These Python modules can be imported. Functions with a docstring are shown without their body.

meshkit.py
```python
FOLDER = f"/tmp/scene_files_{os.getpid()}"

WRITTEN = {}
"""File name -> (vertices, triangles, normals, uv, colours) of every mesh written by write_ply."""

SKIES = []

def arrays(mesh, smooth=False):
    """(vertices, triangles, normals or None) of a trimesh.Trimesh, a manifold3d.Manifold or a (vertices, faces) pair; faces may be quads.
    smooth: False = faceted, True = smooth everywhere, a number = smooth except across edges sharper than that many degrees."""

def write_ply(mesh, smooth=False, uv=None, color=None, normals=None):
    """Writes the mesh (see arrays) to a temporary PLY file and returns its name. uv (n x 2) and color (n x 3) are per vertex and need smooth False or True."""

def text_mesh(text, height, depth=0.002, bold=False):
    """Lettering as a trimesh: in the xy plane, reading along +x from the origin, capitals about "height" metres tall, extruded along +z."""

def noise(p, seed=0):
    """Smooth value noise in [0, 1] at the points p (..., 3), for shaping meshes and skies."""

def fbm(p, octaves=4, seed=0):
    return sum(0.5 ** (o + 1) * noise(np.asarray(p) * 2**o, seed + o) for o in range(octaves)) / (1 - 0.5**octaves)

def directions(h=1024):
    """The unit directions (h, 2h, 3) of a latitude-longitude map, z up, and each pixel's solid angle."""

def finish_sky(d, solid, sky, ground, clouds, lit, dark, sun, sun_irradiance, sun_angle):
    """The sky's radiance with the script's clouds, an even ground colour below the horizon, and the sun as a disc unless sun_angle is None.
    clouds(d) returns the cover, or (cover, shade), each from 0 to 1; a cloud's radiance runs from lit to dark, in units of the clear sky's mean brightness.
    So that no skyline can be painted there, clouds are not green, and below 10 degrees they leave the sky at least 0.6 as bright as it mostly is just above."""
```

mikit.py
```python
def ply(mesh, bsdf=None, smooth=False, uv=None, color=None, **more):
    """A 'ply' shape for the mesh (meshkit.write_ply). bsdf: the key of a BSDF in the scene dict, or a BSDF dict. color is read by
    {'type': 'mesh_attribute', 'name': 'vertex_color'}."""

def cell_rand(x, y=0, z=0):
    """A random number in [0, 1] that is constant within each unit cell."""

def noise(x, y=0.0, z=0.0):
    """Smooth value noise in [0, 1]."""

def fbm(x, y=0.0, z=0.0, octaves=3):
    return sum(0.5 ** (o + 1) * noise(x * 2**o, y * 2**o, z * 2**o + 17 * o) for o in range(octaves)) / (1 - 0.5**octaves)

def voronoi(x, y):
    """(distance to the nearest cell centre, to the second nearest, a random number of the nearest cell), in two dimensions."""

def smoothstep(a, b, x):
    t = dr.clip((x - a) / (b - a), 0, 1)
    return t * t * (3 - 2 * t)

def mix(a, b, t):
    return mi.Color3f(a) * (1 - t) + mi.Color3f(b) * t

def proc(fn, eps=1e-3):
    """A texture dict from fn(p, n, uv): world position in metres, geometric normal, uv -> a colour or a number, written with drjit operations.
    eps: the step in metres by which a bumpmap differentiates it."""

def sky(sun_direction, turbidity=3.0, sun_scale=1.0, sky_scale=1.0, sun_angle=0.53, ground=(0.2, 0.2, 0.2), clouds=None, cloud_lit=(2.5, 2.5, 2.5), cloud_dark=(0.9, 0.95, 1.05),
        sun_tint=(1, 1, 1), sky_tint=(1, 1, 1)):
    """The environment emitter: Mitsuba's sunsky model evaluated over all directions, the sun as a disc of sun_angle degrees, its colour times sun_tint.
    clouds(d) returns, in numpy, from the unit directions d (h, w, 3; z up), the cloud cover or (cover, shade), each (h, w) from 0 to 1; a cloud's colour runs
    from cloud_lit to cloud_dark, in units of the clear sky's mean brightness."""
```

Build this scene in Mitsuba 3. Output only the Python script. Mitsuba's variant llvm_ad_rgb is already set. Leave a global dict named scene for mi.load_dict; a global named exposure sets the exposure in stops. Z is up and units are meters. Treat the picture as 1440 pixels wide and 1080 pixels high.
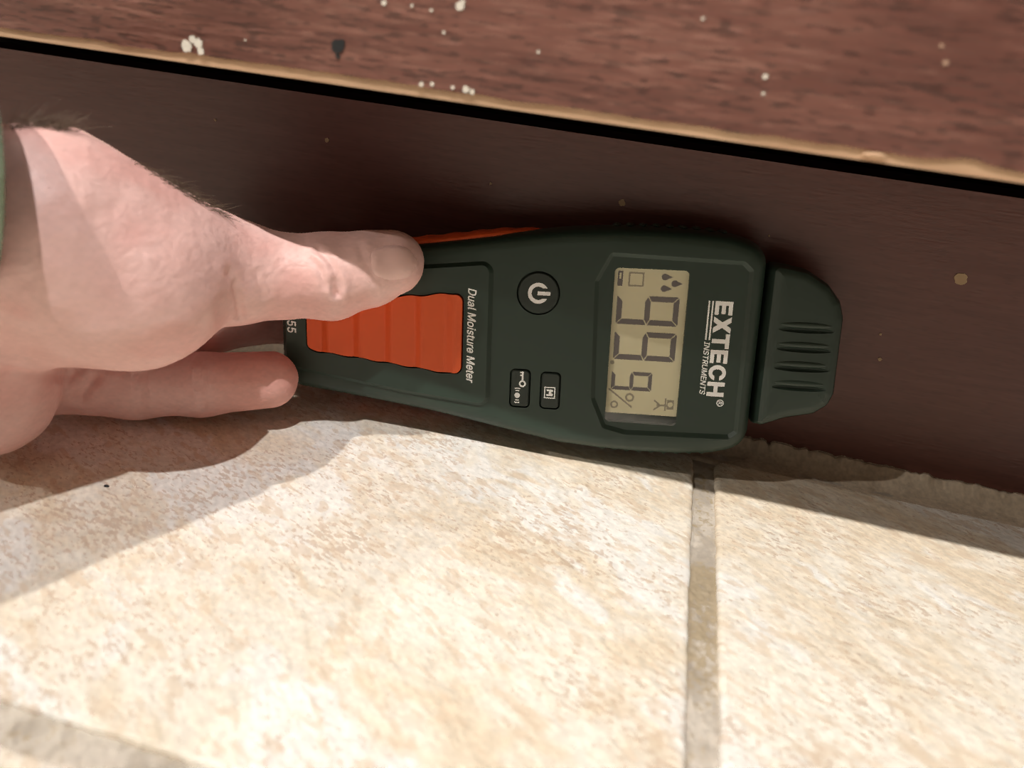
import math, random
import numpy as np
import trimesh
import manifold3d as m3
import drjit as dr
import mitsuba as mi
import mikit, meshkit
from mikit import noise, fbm, smoothstep, mix, voronoi, cell_rand
from shapely.geometry import Polygon, LineString, Point, box
from shapely import affinity, union_all
import shapely

T = mi.ScalarTransform4f
scene, labels = {'type': 'scene'}, {}
rng = np.random.default_rng(7)

# ------------------------------------------------------------------ camera, lights, exposure
exposure = 0.46
EYE = np.array([0.0, -0.2182523, 0.12])
RIGHT = np.array([0.9657029, 0.2369200, 0.1062398])
UP = np.array([-0.2020479, 0.4286983, 0.8805648])
FWD = np.array([-0.1630786, 0.8718295, -0.4618644])
scene['camera'] = {
    'type': 'thinlens', 'fov': 71.508, 'fov_axis': 'x', 'near_clip': 0.01, 'far_clip': 50.0,
    'aperture_radius': 0.0013, 'focus_distance': 0.205,
    'to_world': T().look_at(origin=EYE.tolist(), target=(EYE + FWD).tolist(), up=UP.tolist()),
}
# ceiling lamps: (x, y, radiance, radius)
CEIL = 2.4
LAMPS = [(0.06, -0.875, 5300.0, 0.024, (1.0, 0.98, 0.965)), (-0.95, -0.875, 5900.0, 0.024, (1.0, 0.94, 0.84)), (-2.60, -1.65, 7000.0, 0.024, (1.0, 0.94, 0.85))]

# ------------------------------------------------------------------ helpers
def add(key, mesh, bsdf, smooth=False, **kw):
    scene[key] = mikit.ply(mesh, bsdf, smooth, **kw)
    return key

_count = {}
def numbered(name):
    n = _count.get(name, 0); _count[name] = n + 1
    return name if n == 0 else f'{name}_{n:03d}'

def bx(x0, x1, y0, y1, z0, z1):
    b = trimesh.creation.box((x1 - x0, y1 - y0, z1 - z0)); b.apply_translation(((x0 + x1) / 2, (y0 + y1) / 2, (z0 + z1) / 2)); return b

def to_man(mesh):
    return m3.Manifold(m3.Mesh(np.asarray(mesh.vertices, np.float32), np.asarray(mesh.faces, np.uint32)))

def to_tri(man):
    m = man.to_mesh(); return trimesh.Trimesh(m.vert_properties[:, :3], m.tri_verts, process=False)

def extrude(poly, h):
    geoms = [g for g in getattr(poly, 'geoms', [poly]) if g.area > 1e-9]
    return trimesh.util.concatenate([trimesh.creation.extrude_polygon(g, h, engine='earcut') for g in geoms])

def cross(poly):
    polys = []
    for g in getattr(poly, 'geoms', [poly]):
        polys.append(np.array(g.exterior.coords)[:-1]); polys += [np.array(i.coords)[:-1] for i in g.interiors]
    return m3.CrossSection(polys, m3.FillRule.EvenOdd)

def prism(poly, z0, z1):
    return m3.Manifold.extrude(cross(poly), z1 - z0).translate([0, 0, z0])

# ------------------------------------------------------------------ materials
def mat(name, bsdf): scene[name] = bsdf; return name
def plastic(name, col, rough=0.4, spec=0.5, **kw):
    return mat(name, {'type': 'twosided', 'bsdf': {'type': 'principled', 'base_color': {'type': 'rgb', 'value': list(col)}, 'roughness': rough, 'specular': spec, **kw}})

def tile_col(p, n, uv):
    x, y = p.x * 1000, p.y * 1000
    wx = x + 14 * fbm(x / 18, y / 18, 11.0, 3); wy = y + 10 * fbm(x / 15, y / 15, 14.0, 3)
    big = fbm(wx / 60 + 3.1, wy / 30 + 7.7 + x / 70, 1.3, 3)
    mid = fbm(wx / 7, wy / 4.5 + x / 14, 5.1, 4)
    c = mix((0.77, 0.72, 0.63), (0.68, 0.58, 0.445), smoothstep(0.36, 0.66, big * 0.55 + mid * 0.45))
    pale = fbm(wx / 34 + 40, wy / 17 + x / 40, 9.0, 4) * 0.7 + mid * 0.3
    c = mix(c, (0.775, 0.75, 0.70), smoothstep(0.49, 0.60, pale))
    fine = fbm(x / 1.3, y / 0.9 + x / 2.6, 2.0, 3)
    c = c * (0.80 + 0.37 * fine)
    dens = fbm(x / 20 + 5, y / 13, 8.0, 2)
    pit = fbm(x / 1.35 + 11, y / 0.6 + x / 1.9, 4.0, 3)
    c = mix(c, (0.44, 0.30, 0.20), 0.52 * smoothstep(0.605, 0.685, pit * 0.68 + 0.32 * dens))
    blot = fbm(x / 4.5 + 21, y / 2.2 + x / 5.0, 6.0, 3)
    c = mix(c, (0.60, 0.47, 0.34), 0.5 * smoothstep(0.60, 0.72, blot))
    return c
def tile_h(p, n, uv):
    x, y = p.x * 1000, p.y * 1000
    return (fbm(x / 5, y / 4 + x / 9, 3.0, 4) * 0.5 + fbm(x / 1.6, y / 1.1 + x / 3, 6.0, 3) * 0.25) * 0.0011
mat('tile_mat', {'type': 'twosided', 'bsdf': {'type': 'bumpmap', 'arbitrary': mikit.proc(tile_h, eps=2e-4), 'scale': 1.0,
    'bsdf': {'type': 'principled', 'base_color': mikit.proc(tile_col), 'roughness': 0.42, 'specular': 0.35}}})
def grout_col(p, n, uv):
    x, y = p.x * 1000, p.y * 1000
    a = fbm(x / 4, y / 5, 1.0, 4); d = fbm(x / 9 + 5, y / 12, 7.0, 3); s = fbm(x / 1.1, y / 1.1, 3.0, 3)
    c = mix((0.40, 0.35, 0.29), (0.54, 0.485, 0.415), smoothstep(0.35, 0.65, a))
    band = smoothstep(-112, -92, y) * smoothstep(-62, -72, y)
    c = mix(c, (0.33, 0.26, 0.165), 0.85 * smoothstep(0.42, 0.58, d * 0.35 + s * 0.4 + 0.25 * band))
    return c * (0.85 + 0.3 * s)
def grout_h(p, n, uv):
    x, y = p.x * 1000, p.y * 1000
    return fbm(x / 1.4, y / 1.4, 2.0, 4) * 0.0009
mat('grout_mat', {'type': 'twosided', 'bsdf': {'type': 'bumpmap', 'arbitrary': mikit.proc(grout_h, eps=2e-4), 'scale': 1.0,
    'bsdf': {'type': 'principled', 'base_color': mikit.proc(grout_col), 'roughness': 0.7, 'specular': 0.3}}})
def bead_col(p, n, uv):
    x, y = p.x * 1000, p.y * 1000
    return mix((0.42, 0.34, 0.25), (0.58, 0.49, 0.38), fbm(x / 5, y / 3, p.z * 300, 4)) * (0.8 + 0.4 * fbm(x / 0.9, y / 0.9, 1.0, 2))
mat('bead_mat', {'type': 'twosided', 'bsdf': {'type': 'principled', 'base_color': mikit.proc(bead_col), 'roughness': 0.6, 'specular': 0.3}})

def wood_fn(dark, mid, light, pores=0.45):
    def f(p, n, uv):
        x, z = p.x * 1000, p.z * 1000 + p.y * 300
        warp = fbm(x / 60, z / 12, 3.0, 3)
        g = fbm(x / 26 + warp, z / 1.5 + warp * 2, 1.0, 4)
        g2 = fbm(x / 5, z / 0.55, 5.0, 3)
        b = fbm(x / 34 + 9, z / 16, 2.0, 3)
        c = mix(dark, mid, smoothstep(0.3, 0.62, g * 0.6 + b * 0.4))
        c = mix(c, light, 0.75 * smoothstep(0.5, 0.75, g2 * 0.55 + b * 0.25 + g * 0.2))
        pore = fbm(x / 3.2 + 30, z / 0.5, 8.0, 2)
        return c * (1 - pores * smoothstep(0.58, 0.74, pore))
    return f
def wood_h(p, n, uv):
    x, z = p.x * 1000, p.z * 1000
    return fbm(x / 4, z / 0.55, 5.0, 3) * 0.00025
mat('panel_wood', {'type': 'twosided', 'bsdf': {'type': 'bumpmap', 'arbitrary': mikit.proc(wood_h, eps=2e-4), 'scale': 1.0,
    'bsdf': {'type': 'principled', 'base_color': mikit.proc(wood_fn((0.125, 0.046, 0.034), (0.180, 0.072, 0.053), (0.275, 0.132, 0.100))), 'roughness': 0.42, 'specular': 0.5}}})
mat('shaded_kick_wood', {'type': 'twosided', 'bsdf': {'type': 'bumpmap', 'arbitrary': mikit.proc(wood_h, eps=2e-4), 'scale': 0.25,  # darker copy of the panel wood; shade is put into the colour
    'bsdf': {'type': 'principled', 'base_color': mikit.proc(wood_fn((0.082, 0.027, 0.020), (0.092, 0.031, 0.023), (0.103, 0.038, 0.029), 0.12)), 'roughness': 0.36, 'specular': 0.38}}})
def raw_col(p, n, uv):
    x, z = p.x * 1000, p.z * 1000
    return mix((0.42, 0.25, 0.145), (0.64, 0.43, 0.275), fbm(x / 9, z / 0.7, 1.0, 4)) * (0.8 + 0.35 * fbm(x / 60, 0.5, 4.0, 3))
mat('raw_edge', {'type': 'twosided', 'bsdf': {'type': 'principled', 'base_color': mikit.proc(raw_col), 'roughness': 0.7, 'specular': 0.3}})
plastic('dark_void', (0.012, 0.010, 0.009), 0.9, 0.1)
plastic('white_paint', (0.70, 0.66, 0.58), 0.6)
plastic('tan_paint', (0.28, 0.185, 0.10), 0.6)
plastic('tan_fleck', (0.38, 0.24, 0.17), 0.6)
plastic('black_paint', (0.012, 0.013, 0.016), 0.5)
plastic('wall_paint', (0.20, 0.185, 0.17), 0.8, 0.2)
plastic('ceiling_paint', (0.32, 0.31, 0.30), 0.9, 0.2)
plastic('lamp_trim', (0.8, 0.8, 0.78), 0.5)
def case_h(p, n, uv): return noise(p.x * 5000, p.y * 5000, p.z * 5000) * 0.00006
mat('case_plastic', {'type': 'twosided', 'bsdf': {'type': 'bumpmap', 'arbitrary': mikit.proc(case_h, eps=5e-5), 'scale': 1.0,
    'bsdf': {'type': 'principled', 'base_color': {'type': 'rgb', 'value': [0.021, 0.040, 0.029]}, 'roughness': 0.40, 'specular': 0.5}}})
plastic('cap_plastic', (0.023, 0.040, 0.030), 0.48)
plastic('button_rubber', (0.020, 0.030, 0.024), 0.5)
plastic('orange_rubber', (0.72, 0.105, 0.022), 0.5)
plastic('white_print', (0.90, 0.91, 0.90), 0.5)
plastic('lcd_back', (0.72, 0.68, 0.47), 0.5, 0.3)
plastic('lcd_ink', (0.17, 0.155, 0.15), 0.6, 0.2)  # ink lightened: reflection veiling the display is put into the colour
plastic('lcd_faint', (0.34, 0.31, 0.23), 0.6, 0.2)
mat('window_glass', {'type': 'thindielectric', 'int_ior': 1.5})
def skin_col(p, n, uv):
    x, y, z = p.x * 1000, p.y * 1000, p.z * 1000
    c = mix((0.69, 0.415, 0.375), (0.80, 0.535, 0.50), fbm(x / 7, y / 7, z / 7, 4))
    red = fbm(x / 15 + 3, y / 15, z / 15 + 1, 3)
    c = mix(c, (0.68, 0.345, 0.31), 0.5 * smoothstep(0.48, 0.70, red))
    tip = smoothstep(0.026, 0.008, dr.sqrt(dr.square(p.x + 0.101) + dr.square(p.y + 0.052) + dr.square(p.z - 0.017)))
    c = mix(c, (0.70, 0.32, 0.265), 0.6 * tip)
    return c * (0.93 + 0.14 * fbm(x / 1.0, y / 1.0, z / 1.0, 2))
def skin_h(p, n, uv):
    x, y, z = p.x * 1000, p.y * 1000, p.z * 1000
    return fbm(x / 1.1, y / 1.1, z / 1.1, 3) * 0.00020 + fbm(x / 4, y / 1.2, z / 4, 2) * 0.00014
mat('skin', {'type': 'twosided', 'bsdf': {'type': 'bumpmap', 'arbitrary': mikit.proc(skin_h, eps=1.5e-4), 'scale': 1.0,
    'bsdf': {'type': 'principled', 'base_color': mikit.proc(skin_col), 'roughness': 0.46, 'specular': 0.42, 'sheen': 0.15}}})
plastic('nail', (0.76, 0.50, 0.46), 0.26, 0.5)
plastic('hair', (0.10, 0.065, 0.04), 0.5)
def cloth_col(p, n, uv):
    return mix((0.24, 0.33, 0.23), (0.32, 0.43, 0.31), fbm(p.x * 900, p.y * 900, p.z * 900, 3))
mat('sleeve_cloth', {'type': 'twosided', 'bsdf': {'type': 'principled', 'base_color': mikit.proc(cloth_col), 'roughness': 0.85, 'specular': 0.2, 'sheen': 0.4}})

# ------------------------------------------------------------------ the room
X0, X1, Y0 = -3.2, 1.8, -3.2
KICK_H = 0.0905                       # toe kick board
PANEL_Y, PANEL_Z = -0.068, 0.1022     # front and lower edge of the cabinet's front panel
TILE_BACK = -0.0138                   # where the tiles end in front of the toe kick

add('floor', bx(X0, X1, Y0, 0.6, -0.02, -0.0016), 'grout_mat')
labels['floor'] = {'label': 'grey-brown grout bed of the beige stone-look tile floor', 'kind': 'structure'}
def tile_mesh(x0, x1, y0, y1, fine=True):
    """A tile with an eased, slightly uneven edge."""
    r, ch = 0.004, 0.0011
    def ring(inset, z):
        pts = []
        p = box(x0 + inset, y0 + inset, x1 - inset, y1 - inset).buffer(-r).buffer(r, quad_segs=4)
        c = np.array(p.segmentize(0.003 if fine else 0.05).exterior.coords)[:-1]
        return c, z
    base = box(x0, y0, x1, y1).buffer(-r).buffer(r, quad_segs=4).segmentize(0.002 if fine else 0.05)
    c = np.array(base.exterior.coords)[:-1]
    d = np.roll(c, -1, 0) - np.roll(c, 1, 0); nrm = np.stack([d[:, 1], -d[:, 0]], 1); nrm /= np.linalg.norm(nrm, axis=1, keepdims=True)
    if shapely.geometry.LinearRing(c).is_ccw: nrm = -nrm          # inward
    wob = (meshkit.fbm(np.column_stack([c * 260, np.zeros(len(c))]), 3) - 0.5)[:, None] * 0.0009
    rings = []
    for inset, z in ((0.0, -0.012), (0.0, -0.0014), (0.00025, -0.0006), (0.0008, -0.00015), (0.0018, 0.0)):
        rings.append(np.column_stack([c + nrm * (inset + wob), np.full(len(c), z)]))
    n = len(c); v = np.vstack(rings + [[[(x0 + x1) / 2, (y0 + y1) / 2, 0.0]]]); f = []
    i = np.arange(n); j = (i + 1) % n
    for k in range(len(rings) - 1):
        a, b = k * n, (k + 1) * n
        f.append(np.stack([a + i, a + j, b + j], 1)); f.append(np.stack([a + i, b + j, b + i], 1))
    f.append(np.stack([(len(rings) - 1) * n + i, (len(rings) - 1) * n + j, np.full(n, len(v) - 1)], 1))
    f = np.vstack(f)
    m = trimesh.Trimesh(v, f, process=False)
    if m.face_normals[-1][2] < 0: m.invert()
    return m
GX0, GX1 = 0.0240, 0.0306             # the joint that runs away from the toe kick
GY0, GY1 = -0.1590, -0.1520           # the joint along the toe kick
W, J = 0.305, 0.0066
cols = [(GX0 - W, GX0), (GX1, GX1 + W)]
rows = [(GY1, TILE_BACK), (GY0 - W, GY0)]
for (a, b) in cols:
    for (c, d) in rows:
        k = numbered('floor__tile'); add(k, tile_mesh(a, b, c, d), 'tile_mat', 40)
far = []
y = GY0 - W
for r in range(-9, 9):
    for cidx in range(-11, 8):
        a = GX1 + cidx * (W + J); rr = -r
        b0 = GY0 - W - (rr) * (W + J)
        for (y0, y1) in ((GY1, TILE_BACK),) if r == 0 else (((GY0 - W - (r - 1) * (W + J)), (GY0 - (r - 1) * (W + J))),) if r > 0 else ():
            x0, x1 = a, a + W
            if (x0, y1) and any(abs(x0 - q[0]) < 1e-4 for q in cols) and r in (0, 1): continue
            if x1 > X1 or x0 < X0 or y0 < Y0: continue
            far.append(tile_mesh(x0, x1, y0, y1, False))
add('floor__far_tile', trimesh.util.concatenate(far), 'tile_mat', 40)
labels['floor__far_tile'] = {'label': 'the rest of the beige floor tiles away from the cabinet', 'kind': 'stuff'}
# mortar bead between the tiles and the toe kick
xs = np.r_[np.linspace(-0.9, -0.27, 60), np.arange(-0.265, 0.2, 0.00035), np.linspace(0.205, 0.9, 60)]
prof = [(-0.0150, -0.003), (-0.0143, -0.0012), (-0.0128, -0.0007), (-0.0100, -0.0013), (-0.006, -0.0009), (-0.003, 0.0010), (-0.0010, 0.0027), (0.0002, 0.0033), (0.002, -0.004)]
v = []
for q, (py, pz) in enumerate(prof):
    nz = meshkit.fbm(np.column_stack([xs * 120, np.full_like(xs, q * 0.7), np.zeros_like(xs)]), 4) - 0.5
    rag = (meshkit.fbm(np.column_stack([xs * 420, xs * 0 + 2, xs * 0]), 3) - 0.5) * 0.0016 - np.clip(meshkit.noise(np.column_stack([xs * 230, xs * 0 + 8, xs * 0])) - 0.80, 0, 1) * 0.011
    v.append(np.column_stack([xs, py + nz * (0.0009 if q < 6 else 0.0), pz + nz * (0.0022 if 2 < q < 6 else 0.0006) + (rag if q in (6, 7) else 0)]))
v = np.array(v); nq, nx = v.shape[:2]
f = [[q * nx + i, q * nx + i + 1, (q + 1) * nx + i + 1, (q + 1) * nx + i] for q in range(nq - 1) for i in range(nx - 1)]
add('floor__mortar_bead', (v.reshape(-1, 3), np.array(f)), 'bead_mat', True)
labels['floor__mortar_bead'] = {'label': 'uneven tan mortar bead along the foot of the toe kick'}

def wall(key, m, mt, text): add(key, m, mt); labels[key] = {'label': text, 'kind': 'structure'}
wall('wall_left', bx(X0 - 0.1, X0, Y0, 0.6, -0.02, CEIL), 'wall_paint', 'cream painted left wall of the room')
wall('wall_right', bx(X1, X1 + 0.1, Y0, 0.6, -0.02, CEIL), 'wall_paint', 'cream painted right wall of the room')
wall('wall_front', bx(X0 - 0.1, X1 + 0.1, Y0 - 0.1, Y0, -0.02, CEIL), 'wall_paint', 'cream painted wall behind the photographer')
wall('wall_back', bx(X0 - 0.1, X1 + 0.1, 0.6, 0.7, -0.02, CEIL), 'wall_paint', 'cream painted wall behind the cabinet')
wall('ceiling', bx(X0 - 0.1, X1 + 0.1, Y0 - 0.1, 0.7, CEIL + 0.03, CEIL + 0.1), 'ceiling_paint', 'white ceiling with recessed lamps')

for i, (lx, ly, rad, rr, tint) in enumerate(LAMPS):
    k = numbered('ceiling_lamp')
    ring = trimesh.creation.annulus(rr + 0.001, rr + 0.025, 0.035); ring.apply_translation((lx, ly, CEIL + 0.0125))
    add(k + '__trim_ring', ring, 'lamp_trim', 40)
    th = np.linspace(0, 2 * np.pi, 33)[:-1]
    dv = np.vstack([[[0, 0, 0]], np.column_stack([np.cos(th), np.sin(th), 0 * th]) * rr]) + [lx, ly, CEIL]
    df = [[0, 1 + (q + 1) % 32, 1 + q] for q in range(32)]
    add(k + '__lens', (dv, np.array(df)), 'lamp_trim')
    scene[k + '__lens']['emitter'] = {'type': 'area', 'radiance': {'type': 'rgb', 'value': [rad * q for q in tint]}}
    labels[k] = {'label': ['round recessed ceiling lamp right above the hand', 'round recessed ceiling lamp further left along the cabinet', 'round recessed ceiling lamp across the room'][i], 'category': 'lamp'}

# ------------------------------------------------------------------ cabinet
CX0, CX1 = -0.9, 0.9
def kick_mesh():
    xs = np.arange(-0.26, 0.2001, 0.0005)
    n1 = meshkit.fbm(np.column_stack([xs * 330, xs * 0, xs * 0]), 3) - 0.5
    n2 = meshkit.noise(np.column_stack([xs * 140, xs * 0 + 5, xs * 0]))
    zb = 0.0016 + n1 * 0.0011 - np.clip(n2 - 0.78, 0, 1) * 0.006
    xs = np.r_[CX0, xs, CX1]; zb = np.r_[0.001, zb, 0.001]
    poly = Polygon(np.r_[np.column_stack([xs, zb]), [[CX1, KICK_H]], [[CX0, KICK_H]]])
    m = extrude(poly, 0.016)
    m.vertices = np.column_stack([m.vertices[:, 0], m.vertices[:, 2], m.vertices[:, 1]])     # local z -> y
    m.invert(); return m
add('cabinet__toe_kick', kick_mesh(), 'shaded_kick_wood')
labels['cabinet__toe_kick'] = {'label': 'toe kick board with shade put into its wood colour and a ragged foot'}
def panel_mesh():
    xs = np.arange(-0.32, 0.25, 0.0008)
    n1 = meshkit.fbm(np.column_stack([xs * 120, xs * 0, xs * 0 + 3]), 4) - 0.5
    edge = 0.0020 + n1 * 0.0010 + np.clip(meshkit.noise(np.column_stack([xs * 30, xs * 0, xs * 0 + 9])) - 0.83, 0, 1) * 0.006
    edge += 0.0007 * np.exp(-((xs - 0.0515) / 0.004) ** 2)
    xs2 = np.r_[CX0, xs, CX1]; e2 = np.r_[0.002, edge, 0.002]
    poly = Polygon(np.r_[np.column_stack([xs2, PANEL_Z + e2]), [[CX1, 0.84]], [[CX0, 0.84]]])
    m = extrude(poly, 0.0006)
    m.vertices = np.column_stack([m.vertices[:, 0], PANEL_Y + m.vertices[:, 2], m.vertices[:, 1]]); m.invert()
    core = bx(CX0, CX1, PANEL_Y + 0.0005, PANEL_Y + 0.018, PANEL_Z, 0.84)
    # eased lower front edge
    core = to_tri(to_man(core) - m3.Manifold.cube([4, 0.004, 0.004], True).rotate([45, 0, 0]).translate([0, PANEL_Y - 0.0018, PANEL_Z - 0.0015]))
    return m, core
veneer, core = panel_mesh()
add('cabinet__front_panel', veneer, 'panel_wood')
labels['cabinet__front_panel'] = {'label': 'reddish brown wood veneer front panel with paint specks'}
add('cabinet__front_panel__raw_edge', core, 'raw_edge')
labels['cabinet__front_panel__raw_edge'] = {'label': 'bare light plywood lower edge'}
add('cabinet__bottom_board', bx(CX0, CX1, PANEL_Y + 0.018, 0.58, PANEL_Z + 0.022, PANEL_Z + 0.038), 'dark_void')
add('cabinet__side_board', bx(CX0 - 0.016, CX0, 0.0, 0.58, 0.0, 0.84), 'panel_wood')
add('cabinet__side_board_001', bx(CX1, CX1 + 0.016, 0.0, 0.58, 0.0, 0.84), 'panel_wood')
add('cabinet__top_board', bx(CX0 - 0.016, CX1 + 0.016, PANEL_Y - 0.0, 0.58, 0.84, 0.86), 'panel_wood')
labels['cabinet'] = {'label': 'dark reddish wood base cabinet with recessed toe kick above the tile floor', 'category': 'cabinet'}

def fleck(key, x, z, y, pts, mt, h=0.00025):
    p = Polygon(pts).buffer(0)
    m = extrude(p, h); m.vertices = np.column_stack([x + m.vertices[:, 0], y - m.vertices[:, 2], z + m.vertices[:, 1]])
    add(key, m, mt)
def blob(r, seed, n=14, rough=0.35):
    g = np.random.default_rng(seed); a = np.linspace(0, 2 * np.pi, n, endpoint=False)
    rr = r * (1 - rough / 2 + rough * g.random(n)); return np.column_stack([np.cos(a) * rr, np.sin(a) * rr])

PF = PANEL_Y - 0.00005
fk = 'cabinet__front_panel__paint_fleck'
for seed, (x, z, r, mt) in enumerate([(-0.1087, 0.1057, 0.0012, 'white_paint'), (-0.1059, 0.1066, 0.0010, 'white_paint'), (-0.1054, 0.1051, 0.0008, 'white_paint'), (-0.1072, 0.1072, 0.0008, 'white_paint'),
        (-0.0732, 0.1097, 0.0013, 'black_paint'), (-0.0724, 0.1104, 0.0008, 'black_paint'), (-0.0731, 0.1078, 0.0005, 'black_paint'),
        (-0.0631, 0.1187, 0.0005, 'white_paint'), (-0.0572, 0.1188, 0.0003, 'white_paint'), (-0.0531, 0.1184, 0.0003, 'white_paint'), (-0.0473, 0.1198, 0.0008, 'white_paint'), (-0.0468, 0.1205, 0.0005, 'white_paint'),
        (0.0123, 0.1143, 0.0005, 'white_paint'), (0.0127, 0.1114, 0.0003, 'white_paint'), (-0.0308, 0.1135, 0.0003, 'white_paint'), (-0.0010, 0.1225, 0.0003, 'white_paint'), (0.0415, 0.1201, 0.0005, 'tan_fleck'), (0.0399, 0.1226, 0.0004, 'tan_fleck'), (-0.0503, 0.1148, 0.0003, 'white_paint'), (-0.0944, 0.1085, 0.0002, 'white_paint'),
        (-0.0545, 0.1047, 0.0005, 'white_paint'), (-0.0522, 0.1050, 0.0004, 'white_paint'), (-0.0477, 0.1049, 0.0004, 'white_paint'), (-0.0449, 0.1049, 0.0007, 'white_paint'), (-0.0435, 0.1046, 0.0005, 'white_paint')]):
    fleck(numbered(fk), x, z, PF, blob(r, seed), mt)
for seed, (x, z, r, mt) in enumerate([(-0.0139, 0.0726, 0.0010, 'tan_paint'), (0.0837, 0.0668, 0.0016, 'tan_paint'), (0.0845, 0.0661, 0.0010, 'tan_paint'), (-0.1102, 0.0773, 0.0007, 'tan_paint'), (0.0712, 0.0387, 0.0006, 'tan_paint'), (0.0688, 0.0465, 0.0004, 'tan_paint'), (-0.0551, 0.0720, 0.0004, 'tan_paint'), (0.030, 0.070, 0.0003, 'tan_paint'), (-0.150, 0.078, 0.0004, 'tan_paint')]):
    fleck(numbered('cabinet__toe_kick__paint_fleck'), x, z, -0.00003, blob(r, 60 + seed), mt)
# a splinter lifting off the raw edge, and a crumb on the tile
sp = trimesh.creation.icosphere(2, 1.0); sp.vertices = sp.vertices * [0.0024, 0.0005, 0.0006] * (0.8 + 0.4 * meshkit.noise(sp.vertices * 2.3))[:, None] + [0.0352, PANEL_Y - 0.0001, PANEL_Z + 0.0012]
add('cabinet__front_panel__splinter', sp, 'raw_edge', True)
cb = trimesh.creation.icosphere(2, 1.0); cb.vertices = cb.vertices * [0.0007, 0.0004, 0.0003] * (0.6 + 0.8 * meshkit.noise(cb.vertices * 2.1))[:, None] + [-0.1265, -0.0935, 0.0002]
add('crumb', cb, 'black_paint', True)
labels['crumb'] = {'label': "tiny dark crumb on the tile in front of the hand", 'category': 'crumb'}

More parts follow.
